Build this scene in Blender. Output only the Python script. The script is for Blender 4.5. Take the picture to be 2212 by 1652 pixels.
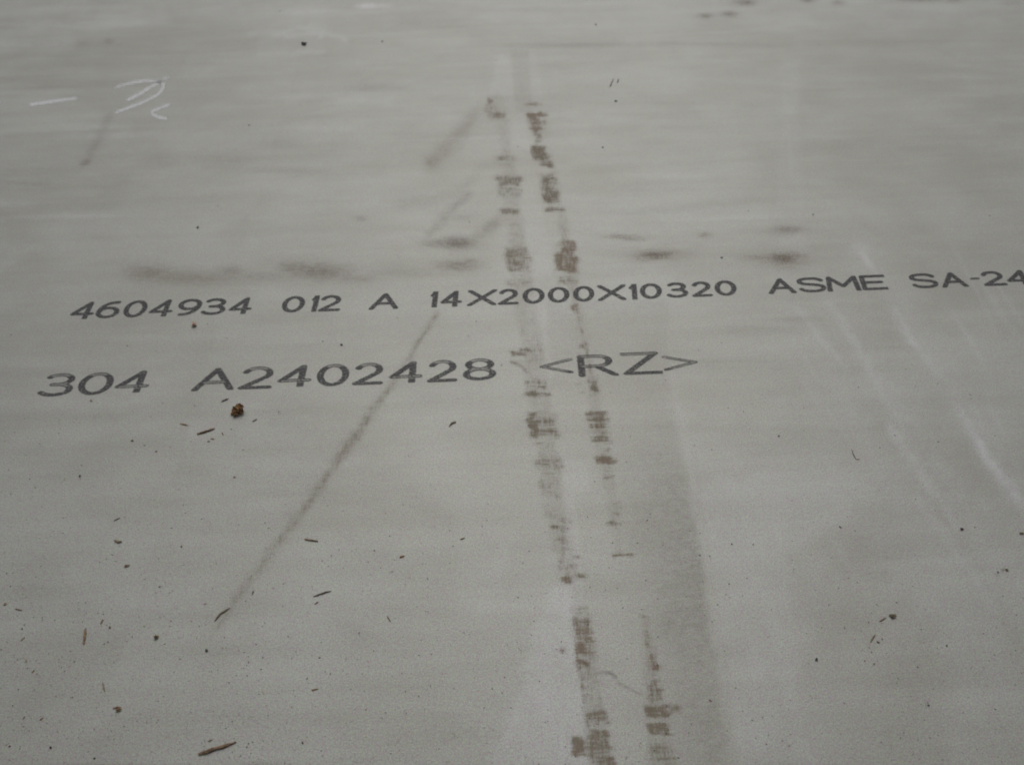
import bpy, bmesh, math, random
import numpy as np
from mathutils import Vector, Matrix, noise as mnoise

for o in list(bpy.data.objects):
    bpy.data.objects.remove(o)
scene = bpy.context.scene
COL = scene.collection
rng = random.Random(7)
nrng = np.random.default_rng(11)

# ------------------------------------------------------------------ camera
CAM_H, PITCH, ROLL = 0.62, math.radians(47.0), 0.0365      # phone held above the plate
FOC = 2212 * 3.85 / 4.54                                   # focal length in units of a 2212 wide frame
CX, CY = 1106.0, 826.0
F = np.array([0, math.cos(PITCH), -math.sin(PITCH)])
R0 = np.array([1.0, 0, 0]); U0 = np.array([0, math.sin(PITCH), math.cos(PITCH)])
RV = R0 * math.cos(ROLL) - U0 * math.sin(ROLL)
UV = U0 * math.cos(ROLL) + R0 * math.sin(ROLL)

cam_data = bpy.data.cameras.new('camera')
cam = bpy.data.objects.new('camera', cam_data); COL.objects.link(cam)
cam_data.sensor_fit = 'HORIZONTAL'; cam_data.sensor_width = 4.54; cam_data.lens = 3.85
cam_data.clip_start = 0.01; cam_data.clip_end = 500
cam.matrix_world = Matrix(((RV[0], UV[0], -F[0], 0), (RV[1], UV[1], -F[1], 0),
                           (RV[2], UV[2], -F[2], CAM_H), (0, 0, 0, 1)))
cam_data.dof.use_dof = True
cam_data.dof.focus_distance = 0.72
cam_data.dof.aperture_fstop = 1.2
scene.camera = cam
scene.cycles.filter_width = 1.9
scene.render.resolution_x = 1024; scene.render.resolution_y = 764

# ------------------------------------------------------------------ overcast daylight
SUN_EL, SUN_AZ = math.radians(51), math.radians(3)        # azimuth measured from +Y towards +X
world = bpy.data.worlds.new('World'); scene.world = world; world.use_nodes = True
wn = world.node_tree; wn.nodes.clear()
wo = wn.nodes.new('ShaderNodeOutputWorld'); wb = wn.nodes.new('ShaderNodeBackground')
sky = wn.nodes.new('ShaderNodeTexSky'); sky.sky_type = 'NISHITA'; sky.sun_disc = False
sky.sun_elevation = SUN_EL; sky.sun_rotation = SUN_AZ
sky.air_density = 1.0; sky.dust_density = 4.0; sky.ozone_density = 1.0
hs = wn.nodes.new('ShaderNodeHueSaturation'); hs.inputs['Saturation'].default_value = 0.20   # cloud cover takes the blue out
wn.links.new(sky.outputs[0], hs.inputs['Color']); wn.links.new(hs.outputs[0], wb.inputs[0])
wb.inputs[1].default_value = 0.10
wn.links.new(wb.outputs[0], wo.inputs[0])
sl = bpy.data.lights.new('sun', 'SUN'); sl.energy = 0.9; sl.angle = math.radians(30); sl.color = (1.0, 0.975, 0.94)
sun = bpy.data.objects.new('sun', sl); COL.objects.link(sun)
sdir = Vector((math.sin(SUN_AZ) * math.cos(SUN_EL), math.cos(SUN_AZ) * math.cos(SUN_EL), math.sin(SUN_EL)))
sun.rotation_euler = sdir.to_track_quat('Z', 'Y').to_euler(); sun.location = sdir * 5
vs = scene.view_settings
vs.view_transform = 'Standard'; vs.look = 'None'; vs.gamma = 1.0; vs.exposure = -0.40; vs.use_curve_mapping = False

# ------------------------------------------------------------------ measuring: where a point seen in the photograph lies on the plate
def PL(u, v):
    u = np.asarray(u, float); v = np.asarray(v, float)
    a = (u - CX) / FOC; b = -(v - CY) / FOC
    dx = a * RV[0] + b * UV[0] + F[0]; dy = a * RV[1] + b * UV[1] + F[1]; dz = a * RV[2] + b * UV[2] + F[2]
    t = -CAM_H / dz
    return dx * t, dy * t
def mpu(u, v):
    x0, y0 = PL(u, v); x1, y1 = PL(u + 1, v)
    return float(math.hypot(x1 - x0, y1 - y0))

# ------------------------------------------------------------------ material helpers
class NT:
    def __init__(s, name):
        s.m = bpy.data.materials.new(name); s.m.use_nodes = True
        s.t = s.m.node_tree; s.t.nodes.clear()
        s.out = s.t.nodes.new('ShaderNodeOutputMaterial')
    def n(s, typ, **kw):
        nd = s.t.nodes.new(typ)
        for k, v in kw.items(): setattr(nd, k, v)
        return nd
    def set(s, sock, val):
        if isinstance(val, bpy.types.NodeSocket): s.t.links.new(val, sock)
        else: sock.default_value = val
    def math(s, op, a, b=0.0, c=None, clamp=False):
        nd = s.n('ShaderNodeMath', operation=op, use_clamp=clamp)
        s.set(nd.inputs[0], a); s.set(nd.inputs[1], b)
        if c is not None: s.set(nd.inputs[2], c)
        return nd.outputs[0]
    def mix(s, f, a, b, blend='MIX'):
        nd = s.n('ShaderNodeMix', data_type='RGBA', blend_type=blend, clamp_factor=True)
        s.set(nd.inputs[0], f); s.set(nd.inputs[6], a); s.set(nd.inputs[7], b)
        return nd.outputs[2]
    def ramp(s, x, lo, hi, a=0.0, b=1.0):
        nd = s.n('ShaderNodeMapRange', interpolation_type='SMOOTHSTEP')
        s.set(nd.inputs[0], x); s.set(nd.inputs[1], lo); s.set(nd.inputs[2], hi); s.set(nd.inputs[3], a); s.set(nd.inputs[4], b)
        return nd.outputs[0]
    def coords(s, scale, kind='Object', rot=0.0, loc=(0, 0, 0)):
        if not hasattr(s, 'tc'): s.tc = s.n('ShaderNodeTexCoord')
        mp = s.n('ShaderNodeMapping'); s.set(mp.inputs[0], s.tc.outputs[kind])
        mp.inputs['Scale'].default_value = scale; mp.inputs['Rotation'].default_value = (0, 0, rot); mp.inputs['Location'].default_value = loc
        return mp.outputs[0]
    def noise(s, scale, detail=3, rough=0.55, dist=0.0, kind='Object', rot=0.0, loc=(0, 0, 0), col=False):
        if not isinstance(scale, tuple): scale = (scale,) * 3
        nd = s.n('ShaderNodeTexNoise')
        s.set(nd.inputs['Vector'], s.coords(scale, kind, rot, loc))
        nd.inputs['Scale'].default_value = 1.0; nd.inputs['Detail'].default_value = detail
        nd.inputs['Roughness'].default_value = rough; nd.inputs['Distortion'].default_value = dist
        return nd.outputs['Color' if col else 'Fac']
    def attr(s, name):
        return s.n('ShaderNodeAttribute', attribute_name=name).outputs['Fac']
    def bsdf(s, **kw):
        b = s.n('ShaderNodeBsdfPrincipled')
        for k, v in kw.items(): s.set(b.inputs[k.replace('_', ' ')], v)
        return b

# ------------------------------------------------------------------ steel plate material
def steel_material():
    t = NT('pickled_stainless_steel')
    big = t.noise((3.0, 6.0, 1), 4, 0.62, 1.2)
    streak = t.noise((4.0, 46.0, 1), 3, 0.6, 0.3, rot=0.02)
    f = t.math('ADD', t.math('MULTIPLY', t.math('SUBTRACT', big, 0.5), 1.0), t.math('MULTIPLY', t.math('SUBTRACT', streak, 0.5), 0.5))
    mill = t.noise((5, 330, 1), 2, 0.7, rot=0.012)
    f = t.math('ADD', f, t.math('MULTIPLY', t.math('SUBTRACT', mill, 0.5), 0.10))
    f = t.math('ADD', f, t.attr('cloud'))
    f = t.ramp(f, -0.42, 0.42)
    c = t.mix(f, (0.276, 0.275, 0.244, 1), (0.353, 0.357, 0.330, 1))
    # rubbed lighter patches
    pale = t.attr('pale')
    pn = t.noise((60, 30, 1), 2, 0.65, rot=0.5)
    pf = t.math('MULTIPLY', pale, t.ramp(pn, 0.25, 0.75, 0.6, 1.15), clamp=True)
    c = t.mix(pf, c, (0.468, 0.466, 0.480, 1))
    # soft smudges
    sm = t.attr('smudge')
    sn = t.noise((120, 230, 1), 3, 0.75)
    sf = t.math('MULTIPLY', sm, t.ramp(sn, 0.28, 0.72, 0.30, 1.25), clamp=True)
    c = t.mix(sf, c, (0.150, 0.114, 0.082, 1))
    # gritty dirt: clumps of fine dots
    gr = t.attr('gritty')
    gn = t.noise((700, 420, 1), 2, 0.65)
    gf = t.ramp(t.math('ADD', t.math('MULTIPLY', gr, 0.62), t.math('MULTIPLY', t.math('SUBTRACT', gn, 0.5), 1.7)), 0.20, 0.75)
    gf = t.math('MULTIPLY', gf, t.math('MINIMUM', t.math('MULTIPLY', gr, 1.6), 0.62))
    c = t.mix(gf, c, (0.095, 0.073, 0.054, 1))
    # tread prints: broken lines across and along the track
    so = t.attr('soil')
    h1 = t.noise((60, 430, 1), 2, 0.75)
    h2 = t.noise((560, 75, 1), 2, 0.75, rot=-0.2)
    h = t.math('ADD', t.math('MULTIPLY', t.math('SUBTRACT', h1, 0.5), 2.5), t.math('MULTIPLY', t.math('SUBTRACT', h2, 0.5), 2.5))
    lf = t.ramp(t.math('ADD', t.math('MULTIPLY', so, 0.95), h), 0.10, 0.95)
    lf = t.math('MULTIPLY', lf, t.math('MINIMUM', t.math('MULTIPLY', so, 1.5), 1.0))
    lf = t.math('ADD', t.math('MULTIPLY', lf, 0.50), t.math('MULTIPLY', so, 0.26))
    sc = t.mix(t.ramp(big, 0.40, 0.60), (0.138, 0.102, 0.056, 1), (0.180, 0.115, 0.060, 1))
    c = t.mix(lf, c, sc)
    # blasted grain with a little pepper
    g1 = t.noise(1150, 0, 0.6, col=True)
    g2 = t.noise(800, 2, 0.8, loc=(2, 9, 0))
    gm = t.mix(0.30, (0.5, 0.5, 0.5, 1), g1)
    c = t.mix(1.0, c, t.mix(1.0, gm, (2, 2, 2, 1), 'MULTIPLY'), 'MULTIPLY')
    k = t.ramp(g2, 0.27, 0.73, 0.82, 1.18)
    kc = t.n('ShaderNodeCombineColor'); [t.set(kc.inputs[i], k) for i in range(3)]
    c = t.mix(1.0, c, kc.outputs[0], 'MULTIPLY')
    dirt = t.math('ADD', t.math('MAXIMUM', sf, lf), gf, clamp=True)
    rough = t.math('ADD', t.math('MULTIPLY', dirt, 0.3), t.math('ADD', t.math('MULTIPLY', big, 0.14), 0.47), clamp=True)
    metal = t.math('MULTIPLY', t.math('SUBTRACT', 1.0, dirt), 0.34)
    bump = t.n('ShaderNodeBump'); bump.inputs['Strength'].default_value = 0.12; bump.inputs['Distance'].default_value = 0.0005
    t.set(bump.inputs['Height'], t.math('ADD', g2, t.math('MULTIPLY', lf, 0.4)))
    b = t.bsdf(Base_Color=c, Roughness=rough, Metallic=metal, Normal=bump.outputs[0])
    t.t.links.new(b.outputs[0], t.out.inputs[0])
    return t.m

def ink_material():
    t = NT('printed_ink')
    a = t.attr('ink')
    n1 = t.noise((110, 620, 1), 3, 0.6)
    n2 = t.noise(420, 2, 0.6)
    n3 = t.noise(30, 2, 0.5, kind='Object')
    w = t.math('ADD', t.math('MULTIPLY', t.math('SUBTRACT', n1, 0.5), 0.9), t.math('MULTIPLY', t.math('SUBTRACT', n2, 0.5), 1.2))
    w = t.math('ADD', w, t.math('MULTIPLY', t.math('SUBTRACT', n3, 0.5), 0.3))
    f = t.math('MULTIPLY', a, t.ramp(w, -0.42, 0.12, 0.40, 1.0), clamp=True)
    f = t.math('MULTIPLY', f, 0.90)
    b = t.bsdf(Base_Color=(0.030, 0.028, 0.033, 1), Roughness=0.65)
    tr = t.n('ShaderNodeBsdfTransparent'); mx = t.n('ShaderNodeMixShader')
    t.set(mx.inputs[0], f); t.set(mx.inputs[1], tr.outputs[0]); t.set(mx.inputs[2], b.outputs[0])
    t.t.links.new(mx.outputs[0], t.out.inputs[0])
    return t.m

def chalk_material():
    t = NT('white_chalk')
    a = t.attr('ink')
    n1 = t.noise((420, 420, 1), 3, 0.75)
    f = t.math('MULTIPLY', a, t.ramp(n1, 0.34, 0.58, 0.40, 1.0), clamp=True)
    f = t.math('MULTIPLY', f, 0.85)
    b = t.bsdf(Base_Color=(0.72, 0.73, 0.73, 1), Roughness=0.9)
    tr = t.n('ShaderNodeBsdfTransparent'); mx = t.n('ShaderNodeMixShader')
    t.set(mx.inputs[0], f); t.set(mx.inputs[1], tr.outputs[0]); t.set(mx.inputs[2], b.outputs[0])
    t.t.links.new(mx.outputs[0], t.out.inputs[0])
    return t.m

def debris_material(name, a, b, scale=(300, 900, 900), rough=0.8, sheen=0.0):
    t = NT(name)
    n = t.noise(scale, 4, 0.65)
    m = t.noise(160, 2, 0.5, loc=(3, 3, 3))
    f = t.ramp(t.math('ADD', n, t.math('MULTIPLY', t.math('SUBTRACT', m, 0.5), 0.8)), 0.3, 0.68)
    s = t.bsdf(Base_Color=t.mix(f, (*a, 1), (*b, 1)), Roughness=rough)
    bp = t.n('ShaderNodeBump'); bp.inputs['Strength'].default_value = 0.5; bp.inputs['Distance'].default_value = 0.0004
    t.set(bp.inputs['Height'], n); t.set(s.inputs['Normal'], bp.outputs[0])
    t.t.links.new(s.outputs[0], t.out.inputs[0])
    return t.m

M_STEEL = steel_material(); M_INK = ink_material(); M_CHALK = chalk_material()
MATS = {
    'brown': debris_material('brown_wood', (0.085, 0.052, 0.030), (0.250, 0.165, 0.095)),
    'dark': debris_material('dark_wood', (0.075, 0.058, 0.042), (0.180, 0.140, 0.100)),
    'tan': debris_material('tan_wood', (0.150, 0.085, 0.042), (0.330, 0.225, 0.130)),
    'pale': debris_material('pale_wood', (0.300, 0.215, 0.140), (0.470, 0.385, 0.285)),
    'olive': debris_material('olive_plant', (0.085, 0.068, 0.042), (0.215, 0.172, 0.105)),
    'pink': debris_material('pinkish_wood', (0.420, 0.280, 0.210), (0.620, 0.460, 0.370)),
    'bark': debris_material('orange_brown_bark', (0.055, 0.027, 0.012), (0.310, 0.165, 0.062), (420, 420, 420)),
    'black': debris_material('black_grit', (0.022, 0.020, 0.018), (0.070, 0.062, 0.054), (900, 900, 900), 0.6),
    'red': debris_material('dark_red_grit', (0.030, 0.010, 0.008), (0.090, 0.035, 0.025), (900, 900, 900), 0.7),
}

def tag(o, label, cat, group=None):
    o['label'] = label; o['category'] = cat
    if group: o['group'] = group
    return o
def mesh_obj(name, verts, faces, mat, loc=(0, 0, 0), parent=None, smooth=False):
    me = bpy.data.meshes.new(name); me.from_pydata(verts, [], faces); me.update()
    me.materials.append(mat)
    if smooth: me.polygons.foreach_set('use_smooth', [True] * len(me.polygons))
    o = bpy.data.objects.new(name, me); COL.objects.link(o); o.location = loc
    if parent: o.parent = parent
    return o

# ------------------------------------------------------------------ yard ground under the plate
def concrete():
    t = NT('yard_concrete')
    n = t.noise(6.0, 5, 0.65)
    s = t.bsdf(Base_Color=t.mix(t.ramp(n, 0.3, 0.7), (0.17, 0.165, 0.155, 1), (0.25, 0.245, 0.235, 1)), Roughness=0.9)
    t.t.links.new(s.outputs[0], t.out.inputs[0]); return t.m
PT = 0.014
gnd = mesh_obj('ground', [(-60, -60, -PT - 0.0005), (60, -60, -PT - 0.0005), (60, 60, -PT - 0.0005), (-60, 60, -PT - 0.0005)], [(0, 1, 2, 3)], concrete())
gnd['kind'] = 'structure'

# ------------------------------------------------------------------ the plate: 14 x 2000 x 10320 mm, its soiling stored per vertex on the rolled face
GU = np.arange(-240, 2452.1, 3.4); GV = np.arange(-46, 1852.1, 3.4)
NU, NV = len(GU), len(GV)
soil = np.zeros((NV, NU)); smudge = np.zeros((NV, NU)); gritty = np.zeros((NV, NU)); pale = np.zeros((NV, NU))

def win(u0, v0, u1, v1):
    i0, i1 = np.searchsorted(GU, [u0, u1]); j0, j1 = np.searchsorted(GV, [v0, v1])
    return slice(j0, j1), slice(i0, i1)
def vnoise(shape_u, shape_v, su, sv, seed):
    r = np.random.default_rng(abs(int(seed))); g = r.random((64, 64))
    a = (shape_u / su) % 63; b = (shape_v / sv) % 63
    i = np.floor(a).astype(int); j = np.floor(b).astype(int); fa = a - i; fb = b - j
    fa = fa * fa * (3 - 2 * fa); fb = fb * fb * (3 - 2 * fb)
    return (g[j, i] * (1 - fa) + g[j, i + 1] * fa) * (1 - fb) + (g[j + 1, i] * (1 - fa) + g[j + 1, i + 1] * fa) * fb
def ss(x): x = np.clip(x, 0, 1); return x * x * (3 - 2 * x)
def put(arr, sl_, val): arr[sl_] = np.maximum(arr[sl_], val)

def box(arr, u0, v0, u1, v1, k, soft=4.0, skew=0.15):
    """a print patch; its sides follow the track"""
    s = win(u0 - 30, v0 - 8, u1 + 30, v1 + 8); U, V = np.meshgrid(GU[s[1]], GV[s[0]])
    uu = U - skew * (V - (v0 + v1) / 2)
    soft = 14.0
    wob = (vnoise(U + 500, V + 100, 13, 7, int(u0 + v0)) - 0.5) * 14
    wv = (vnoise(U + 200, V + 600, 7, 12, int(u1 + v0)) - 0.5) * min(6, (v1 - v0) * .5 + 1.5)
    vs_ = min(10.0, max(4.0, (v1 - v0) * 0.5))
    m = ss((uu - u0 + wob) / soft + .4) * ss((u1 - uu + wob) / soft + .4) * ss((V - v0 + wv) / vs_ + 0.45) * ss((v1 - V + wv) / vs_ + 0.45)
    m *= 0.6 + 0.6 * vnoise(U + 900, V + 300, 18, 10, int(u1 + v1 * 3))
    if u1 - u0 < 32 or v1 - v0 < 10: k = k * 1.3
    put(arr, s, np.minimum(1, k * m))
def ell(arr, u, v, ru, rv, k, rot=0.0, p=2.0):
    R = max(ru, rv) * 2.2; s = win(u - R, v - R, u + R, v + R); U, V = np.meshgrid(GU[s[1]], GV[s[0]])
    c, sn = math.cos(rot), math.sin(rot); a = (U - u) * c + (V - v) * sn; b = -(U - u) * sn + (V - v) * c
    q = (a / ru) ** 2 + (b / rv) ** 2
    q = q * (0.7 + 0.6 * vnoise(U + 400, V + 200, max(6, ru * 0.4), max(4, rv * 0.5), int(u * 3 + v)))
    put(arr, s, k * np.exp(-q ** (p / 2) * 1.1))
def line(arr, pts, w, k, wob=0.3, hard=1.0):
    w = w if isinstance(w, (list, tuple)) else [w] * len(pts); k = k if isinstance(k, (list, tuple)) else [k] * len(pts)
    for (a, b, w0, w1, k0, k1) in zip(pts[:-1], pts[1:], w[:-1], w[1:], k[:-1], k[1:]):
        wm = max(w0, w1) * 2.5 + 4
        s = win(min(a[0], b[0]) - wm, min(a[1], b[1]) - wm, max(a[0], b[0]) + wm, max(a[1], b[1]) + wm)
        U, V = np.meshgrid(GU[s[1]], GV[s[0]])
        d = np.array([b[0] - a[0], b[1] - a[1]], float); L2 = d @ d
        tt = np.clip(((U - a[0]) * d[0] + (V - a[1]) * d[1]) / L2, 0, 1)
        dist = np.hypot(U - a[0] - tt * d[0], V - a[1] - tt * d[1])
        ww = (w0 + (w1 - w0) * tt) * (1 + wob * (vnoise(U + 700, V + 700, 14, 14, int(a[0])) * 2 - 1))
        kk = (k0 + (k1 - k0) * tt) * (0.65 + 0.7 * vnoise(U + 300, V + 900, 20, 16, int(a[1]) + 5))
        put(arr, s, kk * np.exp(-(dist / ww) ** (2 * hard)))
def poly(arr, pts, k, soft=10):
    us = [p[0] for p in pts]; vv = [p[1] for p in pts]
    s = win(min(us) - soft, min(vv) - soft, max(us) + soft, max(vv) + soft); U, V = np.meshgrid(GU[s[1]], GV[s[0]])
    m = np.ones_like(U); n = len(pts)
    for i in range(n):
        a, b = pts[i], pts[(i + 1) % n]; dx, dy = b[0] - a[0], b[1] - a[1]; L = math.hypot(dx, dy)
        dd = (-(U - a[0]) * dy + (V - a[1]) * dx) / L
        wob = (vnoise(U + 600, V + 800, 40, 40, i + int(a[0])) - .5) * soft * 0.8
        m = m * ss((dd + wob) / soft + 0.5)
    m *= 0.7 + 0.5 * vnoise(U + 800, V + 500, 45, 60, int(us[0]))
    put(arr, s, k * m)

# tread prints, nearer-the-left track (u0, v0, u1, v1, strength)
for b in [(1052, 205, 1066, 262, .5), (1054, 243, 1096, 256, .8), (1050, 222, 1080, 262, .35),
          (1064, 336, 1116, 348, .6), (1074, 352, 1115, 357, .45), (1071, 379, 1128, 404, .85), (1075, 402, 1130, 429, .45),
          (1082, 376, 1090, 432, .4), (1079, 452, 1122, 461, .65), (1090, 533, 1148, 588, .62), (1092, 556, 1146, 576, .7), (1098, 604, 1152, 620, .42),
          (1104, 758, 1136, 770, .8), (1122, 752, 1174, 762, .6), (1110, 778, 1140, 782, .3), (1132, 822, 1182, 830, .6), (1134, 832, 1184, 838, .6), (1131, 845, 1188, 857, .85),
          (1140, 889, 1166, 948, .7), (1160, 893, 1208, 946, .5), (1143, 905, 1200, 914, .7), (1150, 926, 1204, 934, .65), (1150, 955, 1205, 962, .35), (1156, 990, 1218, 1012, .62),
          (1166, 1030, 1212, 1078, .36), (1168, 1080, 1216, 1120, .25), (1187, 1135, 1210, 1142, .8), (1192, 1160, 1214, 1167, .75), (1196, 1120, 1236, 1132, .35), (1230, 1198, 1256, 1206, .8),
          (1201, 1206, 1216, 1215, .85), (1204, 1222, 1212, 1230, .6), (1212, 1240, 1231, 1260, .85), (1243, 1238, 1264, 1252, .6), (1225, 1218, 1250, 1226, .45), (1190, 1180, 1240, 1190, .3),
          (1237, 1310, 1270, 1330, .4), (1241, 1334, 1284, 1424, .7), (1243, 1390, 1268, 1412, .9), (1246, 1422, 1272, 1438, .8), (1252, 1438, 1284, 1470, .5), (1208, 1398, 1226, 1412, .5),
          (1270, 1532, 1314, 1566, .85), (1274, 1574, 1318, 1622, 1.0), (1236, 1590, 1264, 1632, .95), (1286, 1632, 1332, 1668, .95), (1296, 1670, 1350, 1740, .8), (1262, 1600, 1320, 1640, .6)]:
    box(soil, *b)
# the other track
for b in [(1131, 222, 1170, 229, .5), (1133, 244, 1180, 253, .9), (1146, 252, 1168, 298, .7), (1143, 262, 1176, 270, .6), (1158, 275, 1180, 292, .4), (1152, 298, 1168, 309, .7),
          (1150, 315, 1178, 346, .95), (1160, 330, 1194, 346, .75), (1160, 348, 1196, 361, .95), (1166, 376, 1208, 442, .66), (1174, 378, 1190, 440, .7), (1168, 384, 1206, 390, .7), (1170, 420, 1208, 427, .8), (1175, 449, 1196, 459, .95), (1190, 449, 1224, 457, .85),
          (1209, 462, 1224, 520, .3), (1212, 520, 1248, 590, .85), (1196, 545, 1222, 586, .7), (1196, 526, 1214, 536, .5), (1206, 598, 1252, 617, .55), (1226, 620, 1246, 630, .5), (1236, 658, 1250, 674, .75), (1228, 659, 1236, 664, .7),
          (1247, 745, 1268, 751, .6), (1276, 814, 1290, 850, .7), (1247, 814, 1264, 818, .6), (1248, 828, 1263, 832, .55), (1250, 843, 1262, 849, .7),
          (1267, 889, 1314, 898, .75), (1268, 902, 1318, 912, .95), (1270, 916, 1316, 924, .85), (1274, 929, 1316, 936, .85), (1276, 942, 1322, 956, .95), (1284, 890, 1306, 956, .4),
          (1281, 986, 1330, 1002, 1.0), (1300, 968, 1318, 976, .4), (1304, 1012, 1318, 1018, .6), (1302, 1028, 1330, 1034, .5), (1316, 1030, 1328, 1056, .35), (1314, 1080, 1346, 1100, .3), (1318, 1104, 1342, 1114, .55), (1312, 1126, 1352, 1134, .75), (1320, 1194, 1370, 1203, .75), (1318, 1145, 1350, 1152, .3),
          (1381, 1326, 1404, 1340, .4), (1386, 1348, 1404, 1412, .42), (1400, 1410, 1422, 1452, .66), (1398, 1468, 1432, 1522, .68), (1394, 1522, 1446, 1552, .95), (1440, 1520, 1470, 1540, .5), (1398, 1560, 1450, 1588, .9), (1404, 1592, 1440, 1606, .4), (1406, 1606, 1460, 1668, .55), (1412, 1668, 1470, 1740, .6)]:
    box(soil, *b)
line(soil, [(1232, 622), (1246, 662), (1257, 720), (1267, 755), (1277, 812)], 3.4, [.5, .6, .55, .7, .6])
line(soil, [(1239, 1334), (1248, 1420), (1256, 1470), (1264, 1535), (1274, 1585), (1284, 1650)], 3.6, [.8, .95, .9, .6, .9, .8], wob=.2)
line(soil, [(1215, 1120), (1217, 1215)], 3.2, .6)
line(smudge, [(1284, 1457), (1300, 1452), (1318, 1453), (1330, 1462)], 3.4, [.35, .5, .45, .5], wob=.3)
line(smudge, [(1335, 1473), (1362, 1488), (1386, 1499)], 3.2, [.42, .3, .36], wob=.3)
line(smudge, [(1246, 1425), (1260, 1428), (1270, 1437)], 3.4, .9, wob=.2)
line(smudge, [(1104, 782), (1126, 790), (1138, 804)], 2.8, .4)
# long diagonal stain and fainter scuffs beside it
DIAG = [(945, 676), (905, 738), (880, 782), (845, 832), (806, 886), (750, 966), (690, 1052), (640, 1122), (575, 1204), (510, 1296), (462, 1366), (430, 1412)]
line(smudge, DIAG, [6, 7, 8, 10, 13, 15, 14, 14, 14, 14, 12, 10], [.02, .04, .03, .04, .06, .07, .06, .06, .06, .05, .03, .01], wob=.5)
line(soil, DIAG, [6, 7, 7, 8, 10, 11, 10, 10, 10, 10, 9, 7], [.34, .44, .34, .38, .42, .46, .40, .42, .40, .36, .20, .06], wob=.5)
line(soil, [(x + 9 + 4 * math.sin(y * .05), y) for x, y in DIAG[3:9]], 4, .26, wob=.6)
line(smudge, [(1036, 232), (1010, 268), (975, 310), (932, 352)], [10, 15, 17, 18], [.08, .13, .16, .20])
line(soil, [(1036, 232), (1010, 268), (975, 310), (932, 352)], [10, 13, 15, 15], [.16, .2, .22, .26])
line(smudge, [(1085, 470), (1050, 500), (1010, 528)], 12, [.18, .28, .2])
line(smudge, [(1010, 420), (960, 470), (930, 505)], 11, .16)
line(smudge, [(1040, 365), (990, 420), (870, 440)], 12, .07)
line(smudge, [(236, 252), (222, 285), (196, 330)], 10, [.25, .2, .22])
ell(smudge, 185, 351, 14, 7.5, .62, -0.5)
# horizontal row of smudges
for a in [(470, 596, 260, 18, .20), (840, 590, 200, 12, .12), (318, 592, 60, 24, .36), (395, 602, 130, 16, .34), (500, 586, 40, 12, .34), (690, 588, 80, 20, .38), (640, 578, 46, 14, .42), (765, 602, 60, 9, .22), (990, 524, 36, 14, .42), (945, 526, 40, 9, .3),
          (990, 574, 46, 12, .36), (1015, 566, 20, 9, .3), (560, 600, 300, 14, .10), (1703, 496, 44, 13, .2), (1522, 508, 14, 6, .26), (1690, 560, 90, 20, .16), (1415, 552, 80, 16, .14),
          (1000, 470, 40, 8, .12), (780, 472, 14, 6, .22), (1524, 35, 15, 5.5, .5), (1576, 31, 16, 7, .55), (1611, 6, 24, 7, .62), (1745, 1, 16, 6, .6), (1811, 7, 14, 5, .5), (1985, 0, 60, 6, .5), (2060, 2, 20, 6, .4), (2190, 6, 30, 8, .25),
          (176, 96, 20, 10, .22), (236, 90, 12, 6, .36), (470, 345, 130, 12, .12), (350, 350, 60, 16, .14), (590, 310, 120, 14, .10), (230, 140, 200, 14, .10), (250, 180, 260, 9, .10), (500, 90, 200, 22, .10), (60, 120, 90, 8, .12), (900, 50, 120, 18, .10),
          (1240, 98, 180, 6, .16), (1520, 96, 190, 5, .14), (1150, 22, 260, 7, .10), (1880, 88, 180, 14, .10), (1640, 100, 70, 6, .14), (1840, 312, 120, 16, .10), (620, 560, 160, 10, .1),
          (1640, 712, 110, 10, .12), (1720, 690, 60, 7, .14), (1930, 750, 60, 3, .14), (1560, 780, 160, 4, .08), (1690, 960, 80, 30, .06)]:
    ell(smudge, *a)
for a in [(360, 596, 110, 20, .34), (560, 596, 160, 12, .22), (720, 596, 90, 14, .34), (980, 548, 80, 26, .26), (1600, 556, 200, 14, .2), (330, 590, 50, 22, .42), (690, 586, 80, 18, .46), (985, 526, 50, 15, .6), (1415, 551, 38, 11, .85), (1438, 548, 24, 8, .6), (1693, 558, 40, 16, .9), (1650, 556, 40, 9, .5), (1730, 552, 30, 9, .5), (1372, 518, 44, 6, .6), (1335, 509, 30, 4, .6), (1703, 496, 30, 10, .6), (990, 522, 30, 13, .5), (1388, 563, 30, 6, .5), (1690, 580, 60, 12, .4),
          (318, 590, 40, 18, .3), (690, 590, 70, 12, .35), (840, 1644, 260, 12, .42), (600, 1648, 90, 8, .36), (1010, 1644, 80, 16, .26), (700, 1720, 500, 50, .5), (1840, 1390, 70, 60, .12), (2170, 1230, 18, 8, .8), (2152, 1240, 9, 6, .7), (1984, 1440, 6, 14, .6), (2003, 1522, 9, 16, .6)]:
    ell(gritty, *a)
for a in [(240, 1656, 130, 7, .45), (560, 1652, 60, 8, .3), (1820, 1228, 60, 40, .10), (1980, 1500, 40, 90, .12), (120, 1160, 160, 14, .06), (330, 1325, 170, 18, .10), (180, 900, 180, 16, .07), (520, 1400, 200, 26, .08), (420, 1545, 220, 50, .08), (1700, 1660, 200, 30, .1)]:
    ell(smudge, *a)
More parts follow.
